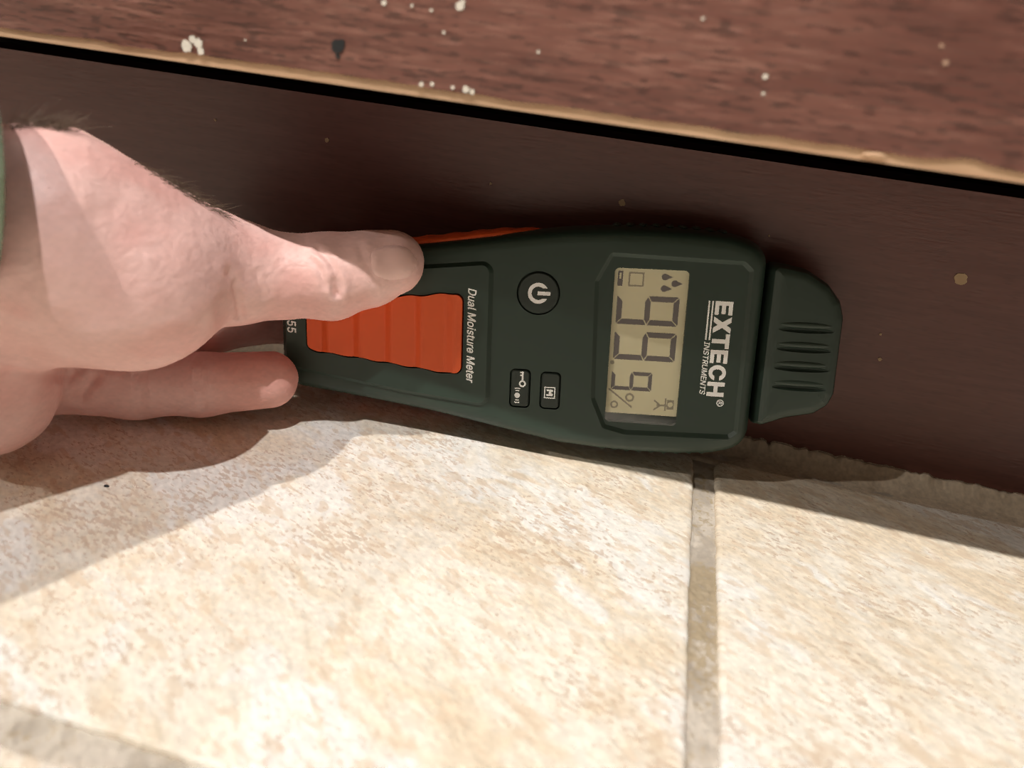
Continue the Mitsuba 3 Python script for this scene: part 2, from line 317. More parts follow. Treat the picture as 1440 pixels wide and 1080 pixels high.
# ------------------------------------------------------------------ moisture meter
KM = 12 / 11 * 1e-3                                       # one unit of the meter's drawing, in metres
EU = np.array([0.9892674, 0.1046215, 0.1020018])          # tail -> head
EV = np.array([0.1239636, -0.2313911, -0.9649307])        # across, downwards
EN = np.array([0.0773502, -0.9672189, 0.2418770])         # out of its face
MO = np.array([0.0200155, -0.0312001, 0.0054263]) * 12 / 11 - 34 * KM * EV
MB = np.column_stack([EU, EV, EN])
def place(mesh):
    """From the meter's drawing (u, v, n) to the world."""
    m = mesh if isinstance(mesh, trimesh.Trimesh) else to_tri(mesh)
    v = (np.asarray(m.vertices) * KM) @ MB.T + MO
    f = np.asarray(m.faces)
    if np.linalg.det(MB) < 0: f = f[:, ::-1]
    return trimesh.Trimesh(v, f, process=False)
TH = 17.4
HALF = [(14.8, 21.5), (12.6, 24.2), (10, 25.6), (5, 27.0), (-4, 27.8), (-15, 28.1), (-25, 27.9), (-36, 27.2), (-46, 25.9), (-55, 24.6), (-63, 23.4), (-73, 22.0), (-85, 20.5), (-98, 19.0), (-110, 17.8), (-116, 17.0)]
def ring_of(poly, n):
    c = poly.exterior; L = c.length
    p = np.array([c.interpolate(t).coords[0] for t in np.linspace(0, L, n, endpoint=False)])
    d = np.roll(p, -1, 0) - np.roll(p, 1, 0); d /= np.linalg.norm(d, axis=1, keepdims=True)
    nrm = np.column_stack([-d[:, 1], d[:, 0]])
    if not c.is_ccw: nrm = -nrm
    return p, nrm                                           # nrm points inward
def loft(poly, layers, n=360):
    """Rings of the outline: (inset, height)."""
    rings = []
    for inset, z in layers:
        q = poly.buffer(-inset) if inset > 0 else poly
        rings.append((q, z))
    p, nrm = ring_of(poly, n)
    out = []
    for (q, z), (inset, _) in zip(rings, layers):
        t = p + nrm * inset
        if q.geom_type != 'Polygon': q = max(q.geoms, key=lambda g: g.area)
        ext = q.exterior                                   # snap on the true offset curve
        t = np.array([ext.interpolate(ext.project(Point(*a))).coords[0] for a in t])
        out.append(np.column_stack([t, np.full(n, z)]))
    cu, cv = poly.centroid.coords[0]
    v = np.vstack([[[cu, cv, layers[0][1]]]] + out + [[[cu, cv, layers[-1][1]]]])
    i = np.arange(n); j = (i + 1) % n; f = [np.stack([np.zeros(n, int), 1 + i, 1 + j], 1)]
    for k in range(len(out) - 1):
        a, b = 1 + k * n, 1 + (k + 1) * n
        f.append(np.stack([a + i, b + j, a + j], 1)); f.append(np.stack([a + i, b + i, b + j], 1))
    a = 1 + (len(out) - 1) * n
    f.append(np.stack([a + i, np.full(n, len(v) - 1), a + j], 1))
    m = trimesh.Trimesh(v, np.vstack(f), process=True)
    if m.volume < 0: m.invert()
    return to_man(m)
top = [(u, -h) for u, h in HALF]; bot = [(u, h) for u, h in HALF[::-1]]
top = [(u, -h - 2.4) for u, h in HALF]; bot = [(u, h + float(np.interp(u, [-116, -70, -35], [1.0, 1.4, 2.8]))) for u, h in HALF[::-1]]
outline = Polygon(top + bot).buffer(-7, quad_segs=12).buffer(7, quad_segs=12).buffer(2, quad_segs=12).buffer(-2, quad_segs=12)
outline = outline.union(Polygon([(14.8, -21.5), (14.8, 21), (4, 21), (4, -21.5)])).buffer(1.0).buffer(-2).buffer(1)
if outline.geom_type != 'Polygon': outline = max(outline.geoms, key=lambda g: g.area)
body = loft(outline, [(4.6, 0.0), (3.0, -0.25), (1.9, -0.9), (1.0, -2.2), (0.35, -4.5), (0, -7.5), (0, -11), (0.5, -13.5), (1.6, -15.8), (2.8, -17.0), (4.2, -TH)])
def frustum(poly, poly2, z0, z1):
    """Hull between an outline at z0 and another at z1 (convex outlines)."""
    a = [(x, y, z0) for x, y in poly.exterior.coords[:-1]] + [(x, y, z1) for x, y in poly2.exterior.coords[:-1]]
    return m3.Manifold.hull_points(np.array(a))
# raised tail plate
plate = Polygon([(-56.5, -18.8), (-56.5, 18.8), (-80, 16.4), (-96, 13.6), (-113, 11.4), (-113, -11.4), (-96, -13.6), (-80, -16.4)]).buffer(-2).buffer(2, quad_segs=6)
body = body + frustum(plate.buffer(1.6, quad_segs=6), plate, -0.6, 1.1)
# finger ribs on both sides of the head
for s in (-1, 1):
    for q in range(9):
        u = -24 + q * 3.4
        h = np.interp(-u, [-x for x, _ in HALF], [y for _, y in HALF])
        body = body + m3.Manifold.sphere(1, 20).scale([1.25, 0.8, 4.2]).translate([u, s * (h - 0.15) + (2.8 if s > 0 else -2.4), -8.5])
# window recess with a sloping wall, then the deeper display pocket
bez = Polygon([(-25.2, -23.4), (8.4, -22.6), (10.9, -20.4), (11.4, 22.4), (9.2, 24.2), (-18.5, 24.9), (-24.4, 23.6), (-28.0, 15.6), (-28.9, -16.0)]).buffer(-1.2).buffer(1.2, quad_segs=6)
body = body - frustum(bez, bez.buffer(-1.1, quad_segs=4), 0.02, -0.95).trim_by_plane([0, 0, 1], -3)
pock = box(-23.9, -19.5, -4.8, 21.8).buffer(-1.2).buffer(1.2, quad_segs=6)
body = body - prism(pock, -3.2, 3)
# buttons
def rrect(u0, u1, v0, v1, r): return box(u0, v0, u1, v1).buffer(-r).buffer(r, quad_segs=8)
BTN = {'power_button': Point(-43.4, -12.0).buffer(5.75, quad_segs=24), 'key_button': rrect(-50.1, -44.4, 8.6, 19.4, 1.4), 'mode_button': rrect(-41.8, -36.2, 8.9, 19.3, 1.4)}
for p in BTN.values(): body = body - prism(p, -2.0, 3)
# seat for the orange grip
wav = []
for uu in np.linspace(-106.9, -63.4, 120):
    h = np.interp(uu, [-107, -104, -93, -81, -70, -63.4], [6.0, 6.9, 7.9, 9.2, 10.4, 11.0])
    wav.append((uu, h + 0.22 * math.sin((uu + 63.4) / 8.6 * 2 * math.pi)))
gripp = Polygon([(u, -h) for u, h in wav] + [(u, h) for u, h in wav[::-1]]).buffer(-1.8).buffer(1.8, quad_segs=8)
body = body - prism(gripp.buffer(0.35), -1.2, 4)
# a shallow finger scoop in the flat between plate and window
add('moisture_meter__case', place(body), 'case_plastic', 28)
labels['moisture_meter__case'] = {'label': 'dark green plastic case'}

# orange thumb grip with stepped ribs
def grip_mesh():
    us = np.linspace(-106.7, -63.6, 220); prof = []
    edges = [-120, -103, -94, -85, -76.5, -68.5, -56]
    for uu in us:
        k = max(i for i, e in enumerate(edges) if e <= uu); t = (uu - edges[k]) / (edges[k + 1] - edges[k])     # rises sharply, sinks slowly towards the head
        prof.append(0.9 + 1.6 * (1 - t) * (lambda q: q * q * (3 - 2 * q))(min(1.0, t / 0.34)))
    man = prism(gripp, -1.0, 3.0)
    cut = Polygon([(us[0] - 2, 5)] + [(us[0] - 2, prof[0])] + list(zip(us, prof)) + [(us[-1] + 2, prof[-1]), (us[-1] + 2, 5)])
    c = m3.Manifold.extrude(cross(cut), 60).translate([0, 0, -30]).rotate([90, 0, 0])
    return man - c
add('moisture_meter__grip_pad', place(grip_mesh()), 'orange_rubber', 25)
labels['moisture_meter__grip_pad'] = {'label': 'orange ribbed thumb grip pad'}
# orange strips along the flanks
for s in (-1, 1):
    us = np.linspace(-108, -42.5, 90)
    hs = np.interp(-us, [-x for x, _ in HALF], [y for _, y in HALF])
    v, f = [], []
    for u, h in zip(us, hs):
        e = min(1, (u + 108.5) / 6, (-42.2 - u) / 14); e = max(e, 0.02) ** 0.5
        bump = 0.15 * math.sin(u * 0.9)
        for a in np.linspace(0, np.pi * 2, 17)[:-1]:
            v.append((u, s * (h - 0.6 + ((0.9 if s > 0 else 2.0) + bump) * e * math.cos(a)) + (1.0 if s > 0 else -2.4), (-11.5 if s > 0 else -8.6) + (3.6 if s > 0 else 5.4) * e * math.sin(a)))
    m = len(us)
    for i in range(m - 1):
        for k in range(16):
            a, b = i * 16 + k, i * 16 + (k + 1) % 16
            f.append((a, b, b + 16)); f.append((a, b + 16, a + 16))
    tm = trimesh.Trimesh(np.array(v), np.array(f), process=False)
    trimesh.repair.fix_normals(tm)
    add(numbered('moisture_meter__side_grip'), place(tm), 'orange_rubber', True)
    labels[list(scene)[-1]] = {'label': 'orange rubber strip along the flank'}

# removable tip cap
capo = Polygon([(15.2, -22.6), (19, -22.2), (24.4, -21.2), (30.2, -17.8), (33.6, -13.6), (34.9, -9.4), (35.2, 10.6), (33.9, 14.0), (30.5, 16.6), (23.6, 18.2), (18.8, 20.2), (15.2, 21.8)]).buffer(-2.2).buffer(2.2, quad_segs=8)
capo = capo.union(box(15.2, -20.4, 18, 20.4)).buffer(0.5).buffer(-1.0).buffer(0.5)
cap = loft(capo, [(3.2, -0.6), (2.0, -0.85), (1.1, -1.5), (0.4, -3.0), (0, -6), (0, -11), (0.7, -14), (2.0, -16.2), (3.4, -16.9)], 200)
cap = cap + (loft(outline, [(4.0, -1.4), (2.8, -2.0), (2.4, -4), (2.4, -12), (3, -15), (4.5, -16.5)], 240) ^ m3.Manifold.cube([6, 44, 20]).translate([11.5, -22, -19]))
for q in range(4):
    vv = (-39.9 + 5.05 * q) + 34
    cap = cap - m3.Manifold.sphere(1, 24).scale([6.9, 0.75, 1.25]).translate([25.4, vv, -0.55])
    cap = cap + m3.Manifold.sphere(1, 20).scale([6.6, 0.8, 0.55]).translate([25.2, vv - 1.3, -0.75])
add('moisture_meter__tip_cap', place(cap), 'cap_plastic', 28)
labels['moisture_meter__tip_cap'] = {'label': 'ribbed dark cap over the pins'}

# display
lcd = trimesh.Trimesh(*(lambda m: (m.vertices, m.faces))(to_tri(prism(pock.buffer(-0.05).intersection(box(-30, -30, 0, 19.5)), -3.2, -2.2))), process=False)
add('moisture_meter__display', place(lcd), 'lcd_back')
labels['moisture_meter__display'] = {'label': 'yellow-grey liquid crystal display reading 99.9 %'}
add('moisture_meter__display_window', place(to_tri(prism(pock.buffer(-0.02), -1.05, -1.0)).slice_plane([0, 0, -1.02], [0, 0, 1])), 'window_glass')
labels['moisture_meter__display_window'] = {'label': 'clear window over the display'}
def flat(poly, n0, dn=0.12):
    """A flat print lying at height n0; poly is drawn in (u, v)."""
    return place(to_tri(prism(poly.buffer(0), n0, n0 + dn)))
def glyph(poly, u0, v0):
    """Reading direction +v, letter tops towards +u: (x, y) -> (u0 + y, v0 + x)."""
    return affinity.affine_transform(poly, [0, 1, 1, 0, u0, v0])
def digit(w, h, t, segs, lean=0.0):
    g, e = t * 0.14, t / 2
    L = {'a': [(0, h), (w, h), (w - t, h - t), (t, h - t)], 'd': [(0, 0), (w, 0), (w - t, t), (t, t)],
         'f': [(0, h), (0, h / 2), (t, h / 2 + e), (t, h - t)], 'b': [(w, h), (w, h / 2), (w - t, h / 2 + e), (w - t, h - t)],
         'e': [(0, 0), (0, h / 2), (t, h / 2 - e), (t, t)], 'c': [(w, 0), (w, h / 2), (w - t, h / 2 - e), (w - t, t)],
         'g': [(e * 0.2, h / 2), (t, h / 2 + e), (w - t, h / 2 + e), (w - e * 0.2, h / 2), (w - t, h / 2 - e), (t, h / 2 - e)]}
    hull = box(0, 0, w, h).buffer(-t * 0.7).buffer(t * 0.7)
    return union_all([Polygon(L[s]).buffer(-g / 2).intersection(hull) for s in segs])
NL = -2.2
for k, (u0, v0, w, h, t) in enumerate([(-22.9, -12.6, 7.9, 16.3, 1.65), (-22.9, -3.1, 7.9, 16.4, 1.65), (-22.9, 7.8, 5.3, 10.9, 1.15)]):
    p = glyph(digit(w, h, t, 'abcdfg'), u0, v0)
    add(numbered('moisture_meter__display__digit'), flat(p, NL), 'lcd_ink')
add('moisture_meter__display__decimal_point', flat(Point(-22.9, 5.6).buffer(0.55), NL), 'lcd_faint')
pc = union_all([LineString([(-22.8, 11.6 + 3.4), (-16.6, 18.6)]).buffer(0.3)]) if False else LineString([(-17.0, 17.6), (-23.2, 13.0)]).buffer(0.22)
pc = pc.union(Point(-21.6, 17.2).buffer(1.05).difference(Point(-21.6, 17.2).buffer(0.6))).union(Point(-17.6, 15.0).buffer(1.2).difference(Point(-17.6, 15.0).buffer(0.7)))
add('moisture_meter__display__percent_sign', flat(pc, NL), 'lcd_faint')
def drop(u, v):
    c = Point(u, v).buffer(0.85, quad_segs=8)
    return c.union(Polygon([(u + 0.3, v - 0.78), (u + 2.0, v), (u + 0.3, v + 0.78)]))
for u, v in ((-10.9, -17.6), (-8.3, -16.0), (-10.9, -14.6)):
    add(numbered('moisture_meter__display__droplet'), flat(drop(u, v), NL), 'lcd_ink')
bat = box(-23.0, -18.7, -21.7, -14.8).difference(box(-22.6, -18.2, -22.1, -16.6))
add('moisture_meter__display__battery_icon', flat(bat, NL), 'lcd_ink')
add('moisture_meter__display__memory_icon', flat(box(-20.2, -18.5, -16.2, -14.8).difference(box(-19.8, -18.1, -16.6, -15.2)), NL), 'lcd_faint')
pin = LineString([(-10.2, 16.6), (-7.6, 16.6)]).buffer(0.22).union(LineString([(-10.9, 15.4), (-9.4, 16.6), (-10.9, 17.9)]).buffer(0.2))
add('moisture_meter__display__pin_icon', flat(pin, NL), 'lcd_faint')
sq = box(-8.4 + 0.8, 15.0, -5.8, 17.6).difference(Point(-6.7, 16.3).buffer(0.7)).union(box(-8.2, 14.6, -7.8, 18.0))
add('moisture_meter__display__sensor_icon', flat(sq, NL), 'lcd_faint')

# printed lettering
def stroke(pts, w): return LineString(pts).buffer(w / 2, cap_style='flat', join_style='mitre')
def logo():
    h, w, s = 4.45, 3.25, 1.02; e = s / 2
    E = [[(e, 0), (e, h)], [(0, e), (w, e)], [(0, h / 2), (w * 0.93, h / 2)], [(0, h - e), (w, h - e)]]
    out, x = [], 0.0
    def put(lines, adv, extra=None):
        nonlocal x
        p = union_all([stroke(l, s) for l in lines]) if lines else extra
        out.append(affinity.translate(p, x, 0)); x += adv
    put(E, w + 0.42)
    X = union_all([stroke([(0.3, -0.6), (3.7, h + 0.6)], 1.15), stroke([(3.7, -0.6), (0.3, h + 0.6)], 1.15)]).intersection(box(-1, 0, 6, h)); put(None, 4.0 + 0.12, X)
    put([[(0, h - e), (3.6, h - e)], [(1.8, 0), (1.8, h)]], 3.6 + 0.35)
    put(E, w + 0.42)
    ring = affinity.scale(Point(0, 0).buffer(1, quad_segs=24), 1.95, h / 2).difference(affinity.scale(Point(0, 0).buffer(1, quad_segs=24), 0.9, h / 2 - 0.95))
    C = affinity.translate(ring.difference(Polygon([(0.5, 0.62), (3, 0.62), (3, -0.62), (0.5, -0.62)])), 1.95, h / 2); put(None, 3.8 + 0.42, C)
    put([[(e, 0), (e, h)], [(3.6 - e, 0), (3.6 - e, h)], [(0, h / 2), (3.6, h / 2)]], 3.6)
    return affinity.scale(union_all(out), 25.1 / x, 1, origin=(0, 0))
NP = -0.95
add('moisture_meter__lettering', flat(glyph(logo(), 2.25, -12.2), NP), 'white_print')
reg = Point(0, 0).buffer(0.95).difference(Point(0, 0).buffer(0.72)).union(stroke([(-0.3, -0.5), (-0.3, 0.5)], 0.2)).union(Point(-0.02, 0.2).buffer(0.36).difference(Point(-0.02, 0.2).buffer(0.16))).union(stroke([(0, -0.05), (0.36, -0.5)], 0.2))
add('moisture_meter__lettering_001', flat(glyph(reg, 6.0, 14.6), NP), 'white_print')
bars = union_all([box(0.45, -12.2, 0.95, -2.0), box(1.45, -12.2, 1.85, -2.0)])
add('moisture_meter__stripe', flat(box(0.5, -12.2, 0.9, -2.0), NP), 'white_print')
add('moisture_meter__stripe_001', flat(box(1.42, -12.2, 1.82, -2.0), NP), 'white_print')
def lettering(text, length, cap, u0, v0, n0, bold=False, slant=0.0, key='moisture_meter__lettering'):
    m = meshkit.text_mesh(text, cap, 0.12, bold)
    vx = np.array(m.vertices); vx[:, 0] -= vx[:, 0].min()
    vx[:, 0] *= length / vx[:, 0].max(); vx[:, 0] += slant * vx[:, 1]
    v = np.column_stack([u0 + vx[:, 1], v0 + vx[:, 0], n0 + vx[:, 2]])
    tm = trimesh.Trimesh(v, np.asarray(m.faces)[:, ::-1], process=False)
    add(numbered(key), place(tm), 'white_print')
_count['moisture_meter__lettering'] = 2
lettering('INSTRUMENTS', 14.0, 1.36, 0.45, -1.6, NP, True, 0.2)
lettering('Dual Moisture Meter', 25.3, 2.15, -61.9, -12.5, 1.1, True, 0.22)
lettering('MO55', 8.2, 2.4, -112.5, -6.1, 1.1, True, 0.1)

# buttons and their symbols
def button(key, poly, sym):
    b = frustum(poly.buffer(-0.32), poly.buffer(-0.62), -0.15, 0.28) + prism(poly.buffer(-0.32), -2.0, -0.15)
    add('moisture_meter__' + key, place(b), 'button_rubber', 30)
    add('moisture_meter__' + key + '__symbol', flat(sym, 0.28, 0.1), 'white_print')
c = Point(-43.4, -12.0)
ps = c.buffer(2.75).difference(c.buffer(1.75)).difference(box(-43.4, -13.35, -39, -10.65)).union(box(-43.6, -12.5, -40.2, -11.5))
button('power_button', BTN['power_button'], ps)
kx, kv = -47.2, 11.4
key = Point(kx + 0.6, kv + 1.2).buffer(0.95).difference(Point(kx + 0.6, kv + 1.2).buffer(0.5)).union(stroke([(kx + 0.6, kv - 2.2), (kx + 0.6, kv + 0.35)], 0.45)).union(box(kx - 0.1, kv - 2.1, kx + 0.6, kv - 1.7)).union(box(kx - 0.1, kv - 1.3, kx + 0.6, kv - 0.9))
wavs = Point(-47.9, 15.9).buffer(0.75)
for rr in (1.35, 2.0):
    ringp = Point(-47.9, 15.9).buffer(rr + 0.14).difference(Point(-47.9, 15.9).buffer(rr - 0.14))
    wavs = wavs.union(ringp.intersection(Polygon([(-47.9, 15.9), (-46.7, 18.9), (-49.1, 18.9)]))).union(ringp.intersection(Polygon([(-47.9, 15.9), (-46.7, 12.9), (-49.1, 12.9)])))
button('key_button', BTN['key_button'], key.union(wavs))
mm = box(-40.6, 13.0, -37.6, 16.2); mm = mm.difference(mm.buffer(-0.28))
mlt = union_all([stroke(l, 0.5) for l in ([(0.3, 0), (0.3, 1.7)], [(0.3, 1.7), (0.95, 0.7)], [(0.95, 0.7), (1.6, 1.7)], [(1.6, 0), (1.6, 1.7)])])
button('mode_button', BTN['mode_button'], mm.union(glyph(mlt, -39.95, 13.65)))
labels['moisture_meter'] = {'label': 'dark green handheld moisture meter with orange grip leaning on the toe kick', 'category': 'moisture meter'}

# ------------------------------------------------------------------ the person's left hand
def cone(P, a, b, ra, rb):
    """Distance to a rounded cone (radius changes evenly along the bone)."""
    a, b = np.asarray(a, np.float32), np.asarray(b, np.float32); d = b - a
    h = np.clip(((P - a) @ d) / (d @ d), 0, 1)
    return np.linalg.norm(P - a - h[..., None] * d, axis=-1) - (ra + (rb - ra) * h)
def ell(P, c, r, ax=None):
    q = P - np.asarray(c, np.float32)
    if ax is not None: q = q @ np.asarray(ax, np.float32).T
    r = np.asarray(r, np.float32); k0 = np.linalg.norm(q / r, axis=-1); k1 = np.linalg.norm(q / r ** 2, axis=-1)
    return k0 * (k0 - 1) / np.maximum(k1, 1e-6)
def smin(a, b, k):
    h = np.clip(0.5 + 0.5 * (b - a) / k, 0, 1)
    return b + (a - b) * h - k * h * (1 - h)
def chain(P, joints, k=3.0):
    d = None
    for (a, ra), (b, rb) in zip(joints[:-1], joints[1:]):
        e = cone(P, a, b, ra, rb); d = e if d is None else smin(d, e, k)
    return d
THUMB = [((-138, -85, 61), 20.0), ((-110, -57, 50.0), 12.6), ((-98.5, -50, 49.0), 11.2), ((-87.5, -45, 49.6), 11.6), ((-78, -41.0, 52.3), 10.0), ((-71.2, -38.8, 54.6), 8.8)]
PINKY = [((-166, -74, 14.5), 10.5), ((-141, -62.5, 11.6), 9.6), ((-123, -56.0, 12.6), 9.2), ((-105.0, -49.6, 15.3), 8.5)]
RING = [((-160, -50, 24), 10.0), ((-132, -38, 23.0), 8.6), ((-119, -17, 20), 7.8), ((-103, -9.5, 20), 7.2), ((-88, -9.0, 21), 6.6)]
MIDDLE = [((-158, -44, 32), 10.0), ((-130, -24, 30), 8.8), ((-113, -10, 31), 7.4), ((-95, -7.4, 32.5), 6.4)]
INDEX = [((-154, -42, 44), 10.0), ((-130, -24, 40), 8.2), ((-114, -10, 39.5), 7.2), ((-97, -7.3, 41), 6.3)]
def palm_sdf(P):
    d = ell(P, (-124, -79, 52), (24, 21, 20.0))                                 # ball of the thumb
    d = smin(d, cone(P, (-124, -80, 49), (-143, -88, 41.5), 16, 11.5), 7)
    d = smin(d, cone(P, (-135, -84, 64.5), (-110, -57, 50.5), 21.0, 13), 8)
    d = smin(d, cone(P, (-159.5, -93, 20.5), (-168, -76, 16), 14.0, 11.0), 8)    # heel of the hand
    d = smin(d, cone(P, (-160, -94, 22), (-170, -108, 54), 15.0, 24), 10)
    d = smin(d, cone(P, (-137, -85, 62), (-166, -106, 64), 20, 21.5), 12)
    d = smin(d, cone(P, (-160, -52, 24), (-176, -100, 46), 13, 18), 10)
    d = smin(d, cone(P, (-154, -42, 42), (-172, -98, 54), 11, 18), 10)
    d = smin(d, cone(P, (-154, -42, 40), (-164, -72, 16), 10.5, 10.5), 8)
    d = smin(d, cone(P, (-166, -108, 66), (-212, -195, 102), 20, 25), 14)      # wrist and forearm
    return d
def hand_sdf(P):
    p = palm_sdf(P); d = p
    for ch, k in ((THUMB, 5.0), (PINKY, 4.0), (RING, 4.0), (MIDDLE, 4.0), (INDEX, 4.0)):
        d = smin(d, smin(p, chain(P, ch, 3.0), k), 0.8)
    return d
def surface_nets(fn, lo, hi, h):
    ax = [np.arange(a, b + h, h, dtype=np.float32) for a, b in zip(lo, hi)]
    nx, ny, nz = map(len, ax); F = np.empty((nx, ny, nz), np.float32)
    Y, Z = np.meshgrid(ax[1], ax[2], indexing='ij')
    for i in range(0, nx, 8):
        s = ax[0][i:i + 8]
        P = np.stack(np.broadcast_arrays(s[:, None, None], Y[None], Z[None]), -1); F[i:i + 8] = fn(P)
    S = F < 0
    corners = [(a, b, c) for a in (0, 1) for b in (0, 1) for c in (0, 1)]
    cnt = sum(S[a:nx - 1 + a, b:ny - 1 + b, c:nz - 1 + c].astype(np.int8) for a, b, c in corners)
    cell = (cnt > 0) & (cnt < 8); idx = np.full(cell.shape, -1, np.int64); I = np.argwhere(cell); idx[cell] = np.arange(len(I))
    acc, num = np.zeros((len(I), 3)), np.zeros(len(I))
    for p in corners:
        for k in range(3):
            if p[k]: continue
            q = list(p); q[k] = 1
            fa = F[I[:, 0] + p[0], I[:, 1] + p[1], I[:, 2] + p[2]]; fb = F[I[:, 0] + q[0], I[:, 1] + q[1], I[:, 2] + q[2]]
            m = (fa < 0) != (fb < 0); t = np.where(m, fa / np.where(m, fa - fb, 1), 0)
            pt = np.tile(np.array(p, float), (len(I), 1)); pt[:, k] += t
            acc[m] += pt[m]; num[m] += 1
    V = np.array(lo) + (I + acc / num[:, None]) * h
    faces = []
    for k in range(3):
        u, w = (k + 1) % 3, (k + 2) % 3
        sl0 = [slice(1, None)] * 3; sl0[k] = slice(0, -1); sl1 = [slice(1, None)] * 3
        a, b = S[tuple(sl0)], S[tuple([slice(1, None)] * 3)]
        E = np.argwhere(a != b) + 1; E[:, k] -= 1
        ok = np.all(E < np.array(cell.shape), 1); E = E[ok]
        def at(du, dw):
            q = E.copy(); q[:, u] -= du; q[:, w] -= dw; return idx[q[:, 0], q[:, 1], q[:, 2]]
        quad = np.stack([at(1, 1), at(0, 1), at(0, 0), at(1, 0)], 1)
        flip = ~S[E[:, 0], E[:, 1], E[:, 2]]; quad[flip] = quad[flip][:, ::-1]
        faces.append(quad[(quad >= 0).all(1)])
    Q = np.vstack(faces); return V, np.vstack([Q[:, [0, 1, 2]], Q[:, [0, 2, 3]]])
def grad(fn, P, e=0.25):
    P = P.astype(np.float32); g = np.stack([fn(P + np.eye(3, dtype=np.float32)[k] * e) - fn(P - np.eye(3, dtype=np.float32)[k] * e) for k in range(3)], -1)
    return g / np.maximum(np.linalg.norm(g, axis=-1, keepdims=True), 1e-6)
def polydist(P, pts):
    d = np.full(len(P), 1e9)
    for a, b in zip(pts[:-1], pts[1:]):
        a, b = np.array(a, float), np.array(b, float); e = b - a
        t = np.clip((P - a) @ e / (e @ e), 0, 1); d = np.minimum(d, np.linalg.norm(P - a - t[:, None] * e, axis=1))
    return d
CREASES = [
    ([(-100.2, -72.2, 56.4), (-99.7, -70.9, 52.9), (-100.2, -69.0, 47.8), (-101.5, -66.2, 42.2)], 1.4, 0.6),
    ([(-99.7, -70.9, 52.9), (-100.4, -68.5, 46.6), (-101.7, -66.6, 42.3)], 0.8, 0.5),
    ([(-87.0, -52.4, 59.6), (-83.4, -53.3, 57.8), (-80.8, -54.1, 54.6), (-79.8, -54.5, 51.7), (-80.2, -54.9, 49.0)], 0.9, 0.55),
    ([(-87.0, -55.0, 57.2), (-84.4, -55.6, 55.2), (-83.1, -56.4, 51.4)], 0.7, 0.3),
    ([(-80.9, -55.1, 52.1), (-80.4, -55.0, 49.4)], 1.1, 0.6),
    ([(-97.9, -64.2, 54.5), (-96.9, -64.1, 51.6), (-96.5, -63.6, 48.4)], 0.8, 0.25),
    ([(-96.0, -62.6, 52.8), (-95.2, -62.4, 49.4)], 0.7, 0.2),
    ([(-77.5, -47.4, 60.9), (-74.3, -49.9, 56.9), (-71.7, -49.7, 52.7)], 0.9, 0.2),
    ([(-134.7, -67.4, 19.1), (-133.3, -69.7, 14.8), (-134.3, -69.4, 7.0)], 1.0, 0.5),
    ([(-133.4, -66.7, 19.0), (-131.8, -69.2, 13.8), (-133.1, -68.6, 6.9)], 0.8, 0.25),
    ([(-121.2, -58.0, 22.3), (-117.8, -63.2, 17.5), (-117.6, -64.0, 9.8)], 0.9, 0.45),
    ([(-121.5, -59.6, 21.8), (-118.7, -64.1, 16.6)], 0.7, 0.2),
    ([(-144.4, -73.2, 17.8), (-147.2, -76.4, 12.7)], 1.4, 1.0),
    ([(-141.8, -98.2, 32.3), (-141.0, -91.6, 28.8), (-149.0, -75.9, 19.2)], 1.6, 0.6),
]
V, F = surface_nets(hand_sdf, (-245, -226, -2), (-56, 0, 128), 1.25)
hm = trimesh.Trimesh(V, F, process=False)
hm = trimesh.Trimesh(*trimesh.remesh.subdivide(hm.vertices, hm.faces), process=False)
V = np.array(hm.vertices)
for _ in range(2):
    V = V - grad(hand_sdf, V) * hand_sdf(V.astype(np.float32))[:, None] * 0.9
Nn = grad(hand_sdf, V)
disp = (meshkit.fbm(V / 9.0, 3) - 0.5) * 0.9
for pts, wdt, dep in CREASES:
    dd = polydist(V, pts); disp += -dep * np.exp(-(dd / wdt) ** 2) + 0.35 * dep * np.exp(-((dd - 2.2 * wdt) / (1.2 * wdt)) ** 2)
V = V + Nn * disp[:, None]
hm = trimesh.Trimesh(V, hm.faces, process=False)
if hm.volume < 0: hm.invert()
hm.vertices *= 1e-3
add('person__hand', hm, 'skin', True)
labels['person__hand'] = {'label': 'bare left hand, thumb over the meter, little finger below it'}
labels['person'] = {'label': 'left hand of a person in a green sleeve gripping the moisture meter', 'category': 'person'}

# thumb nail: a curved plate lying on the last joint of the thumb
def nail():
    c = np.array([-68.2, -46.0, 57.6]); ax = np.array([0.85, 0.45, 0.12]); ax /= np.linalg.norm(ax)
    out = np.array([0.02, -0.80, 0.60]); out -= ax * (out @ ax); out /= np.linalg.norm(out); side = np.cross(ax, out)
    g = np.linspace(-1, 1, 33); A, B = np.meshgrid(g, g, indexing='ij')
    r = np.maximum(np.abs(A), np.abs(B)); th = np.arctan2(B, A); ex = 2.8
    k = r / np.maximum((np.abs(np.cos(th)) ** ex + np.abs(np.sin(th)) ** ex) ** (1 / ex), 1e-6)
    a, b = k * np.cos(th) * 6.4, k * np.sin(th) * 4.7
    P = c + a[..., None] * ax + b[..., None] * side + out * 6
    P = P.reshape(-1, 3)
    for _ in range(40):
        P = P - out * np.clip(hand_sdf(P.astype(np.float32)), -2, 2)[:, None] * 0.7
    rr = np.clip(r.reshape(-1), 0, 1)
    P = P + grad(hand_sdf, P) * (0.45 - 0.75 * rr ** 6 + 0.25 * (a.reshape(-1) / 6.6 > 0.9))[:, None]
    i = np.arange(32); I, J2 = np.meshgrid(i, i, indexing='ij'); q = (I * 33 + J2).ravel()
    return P * 1e-3, np.stack([q, q + 33, q + 34, q + 1], 1)
nv, nf = nail()
add('person__hand__thumb_nail', (nv, nf), 'nail', True)
labels['person__hand__thumb_nail'] = {'label': 'pale thumb nail'}

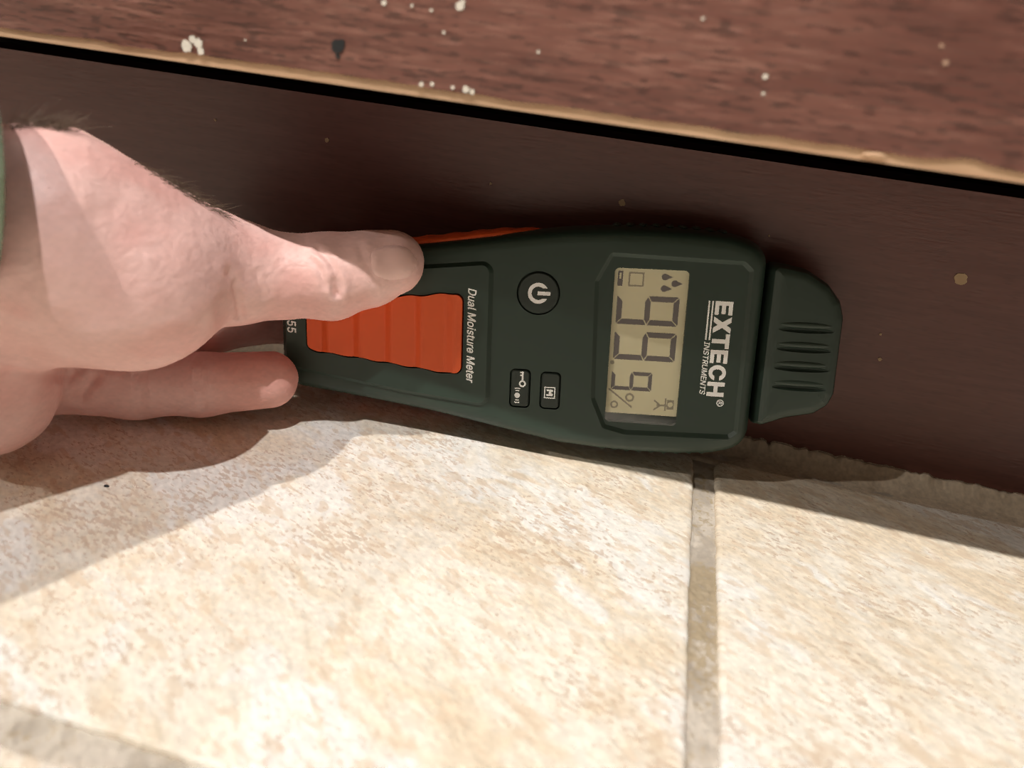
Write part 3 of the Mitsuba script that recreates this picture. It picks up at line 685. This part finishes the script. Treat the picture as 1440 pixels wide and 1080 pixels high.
# sleeve
def tube(path, radii, n=72, wob=0.0):
    path = np.array(path, float); t = np.gradient(path, axis=0); t /= np.linalg.norm(t, axis=1, keepdims=True)
    up = np.array([0, 0, 1.0]); v = []
    for p, d, r in zip(path, t, radii):
        a = np.cross(up, d); a /= np.linalg.norm(a); b = np.cross(d, a); th = np.linspace(0, 2 * np.pi, n, endpoint=False)
        ringp = p + r * (np.cos(th)[:, None] * a + np.sin(th)[:, None] * b)
        v.append(ringp + (meshkit.fbm(ringp / 14.0, 3) - 0.5)[:, None] * wob * (ringp - p) / r)
    v = np.array(v); m = len(path); i = np.arange(n); j = (i + 1) % n; f = []
    for k in range(m - 1): f.append(np.stack([k * n + i, k * n + j, (k + 1) * n + j, (k + 1) * n + i], 1))
    return v.reshape(-1, 3), np.vstack(f)
def sleeve():
    c0, c1 = np.array(SL0, float), np.array([-232, -234, 112.0]); d = c1 - c0; L = np.linalg.norm(d)
    ts = np.r_[0.10, 0.03, 0.006, 0.0, 0.006, 0.03, np.linspace(0.06, 1, 24)]
    rad = np.r_[SLR - 3.0, SLR - 3.0, SLR - 2.2, SLR - 1.0, SLR, SLR + 0.3, np.linspace(SLR + 0.4, SLR + 9, 24)]
    path = c0 + ts[:, None] * d
    tang = d / L; up = np.array([0, 0, 1.0]); a = np.cross(up, tang); a /= np.linalg.norm(a); b = np.cross(tang, a)
    th = np.linspace(0, 2 * np.pi, 90, endpoint=False); v = []
    for k, (p, r) in enumerate(zip(path, rad)):
        q = p + r * (np.cos(th)[:, None] * a + np.sin(th)[:, None] * b); w = (meshkit.fbm(q / 16.0, 3) - 0.5)[:, None] * 5 * min(1, max(0, k - 4) / 6)
        v.append(q + w * (q - p) / r )
    v = np.array(v); i = np.arange(90); j = (i + 1) % 90; f = []
    for k in range(len(path) - 1): f.append(np.stack([k * 90 + i, k * 90 + j, (k + 1) * 90 + j, (k + 1) * 90 + i], 1))
    return v.reshape(-1, 3) * 1e-3, np.vstack(f)
SL0, SLR = (-140.0, -97.0, 78.0), 25.0
add('person__sleeve', sleeve(), 'sleeve_cloth', True)
labels['person__sleeve'] = {'label': 'green sleeve cuff'}
# fine hairs on the back of the hand
def hairs():
    g = np.random.default_rng(11); vs, fs, n0 = [], [], 0
    zones = [((-139, -92, 86), (-129.5, -84, 87.5), 110, 7.5), ((-121, -75, 80), (-107, -62, 68), 110, 6.5)]
    for a, b, cnt, L in zones:
        a, b = np.array(a, float), np.array(b, float); t = (b - a) / np.linalg.norm(b - a)
        for _ in range(cnt):
            P = a + (b - a) * g.random() + g.normal(0, 1, 3) * [0.5, 1.5, 1.0] + [0, 2.2, 1.5]
            for _ in range(6):
                q = P[None].astype(np.float32); P = P - grad(hand_sdf, q)[0] * float(hand_sdf(q)[0])
            nn = grad(hand_sdf, P[None])[0]; d = t * 0.8 + nn * g.uniform(0.12, 0.5) + g.normal(0, 0.22, 3); d /= np.linalg.norm(d)
            l = L * g.uniform(0.5, 1.1); pts = []
            for k in range(6):
                pts.append(P.copy()); P = P + d * l / 5; d = d + g.normal(0, 0.1, 3) - nn * 0.05; d /= np.linalg.norm(d)
            pts = np.array(pts); s1 = np.cross(d, [0, 0, 1.0]); s1 /= np.linalg.norm(s1); s2 = np.cross(d, s1)
            for k, p in enumerate(pts):
                r = 0.10 * (1 - 0.8 * k / 5)
                for m in range(3): vs.append(p + r * (math.cos(2.094 * m) * s1 + math.sin(2.094 * m) * s2))
            for k in range(5):
                for m in range(3):
                    x, y = n0 + k * 3 + m, n0 + k * 3 + (m + 1) % 3; fs.append((x, y, y + 3)); fs.append((x, y + 3, x + 3))
            n0 += 18
    return np.array(vs) * 1e-3, np.array(fs)
add('person__hand__hair', hairs(), 'hair', True)
labels['person__hand__hair'] = {'label': 'short brown hairs along the back of the hand', 'kind': 'stuff'}
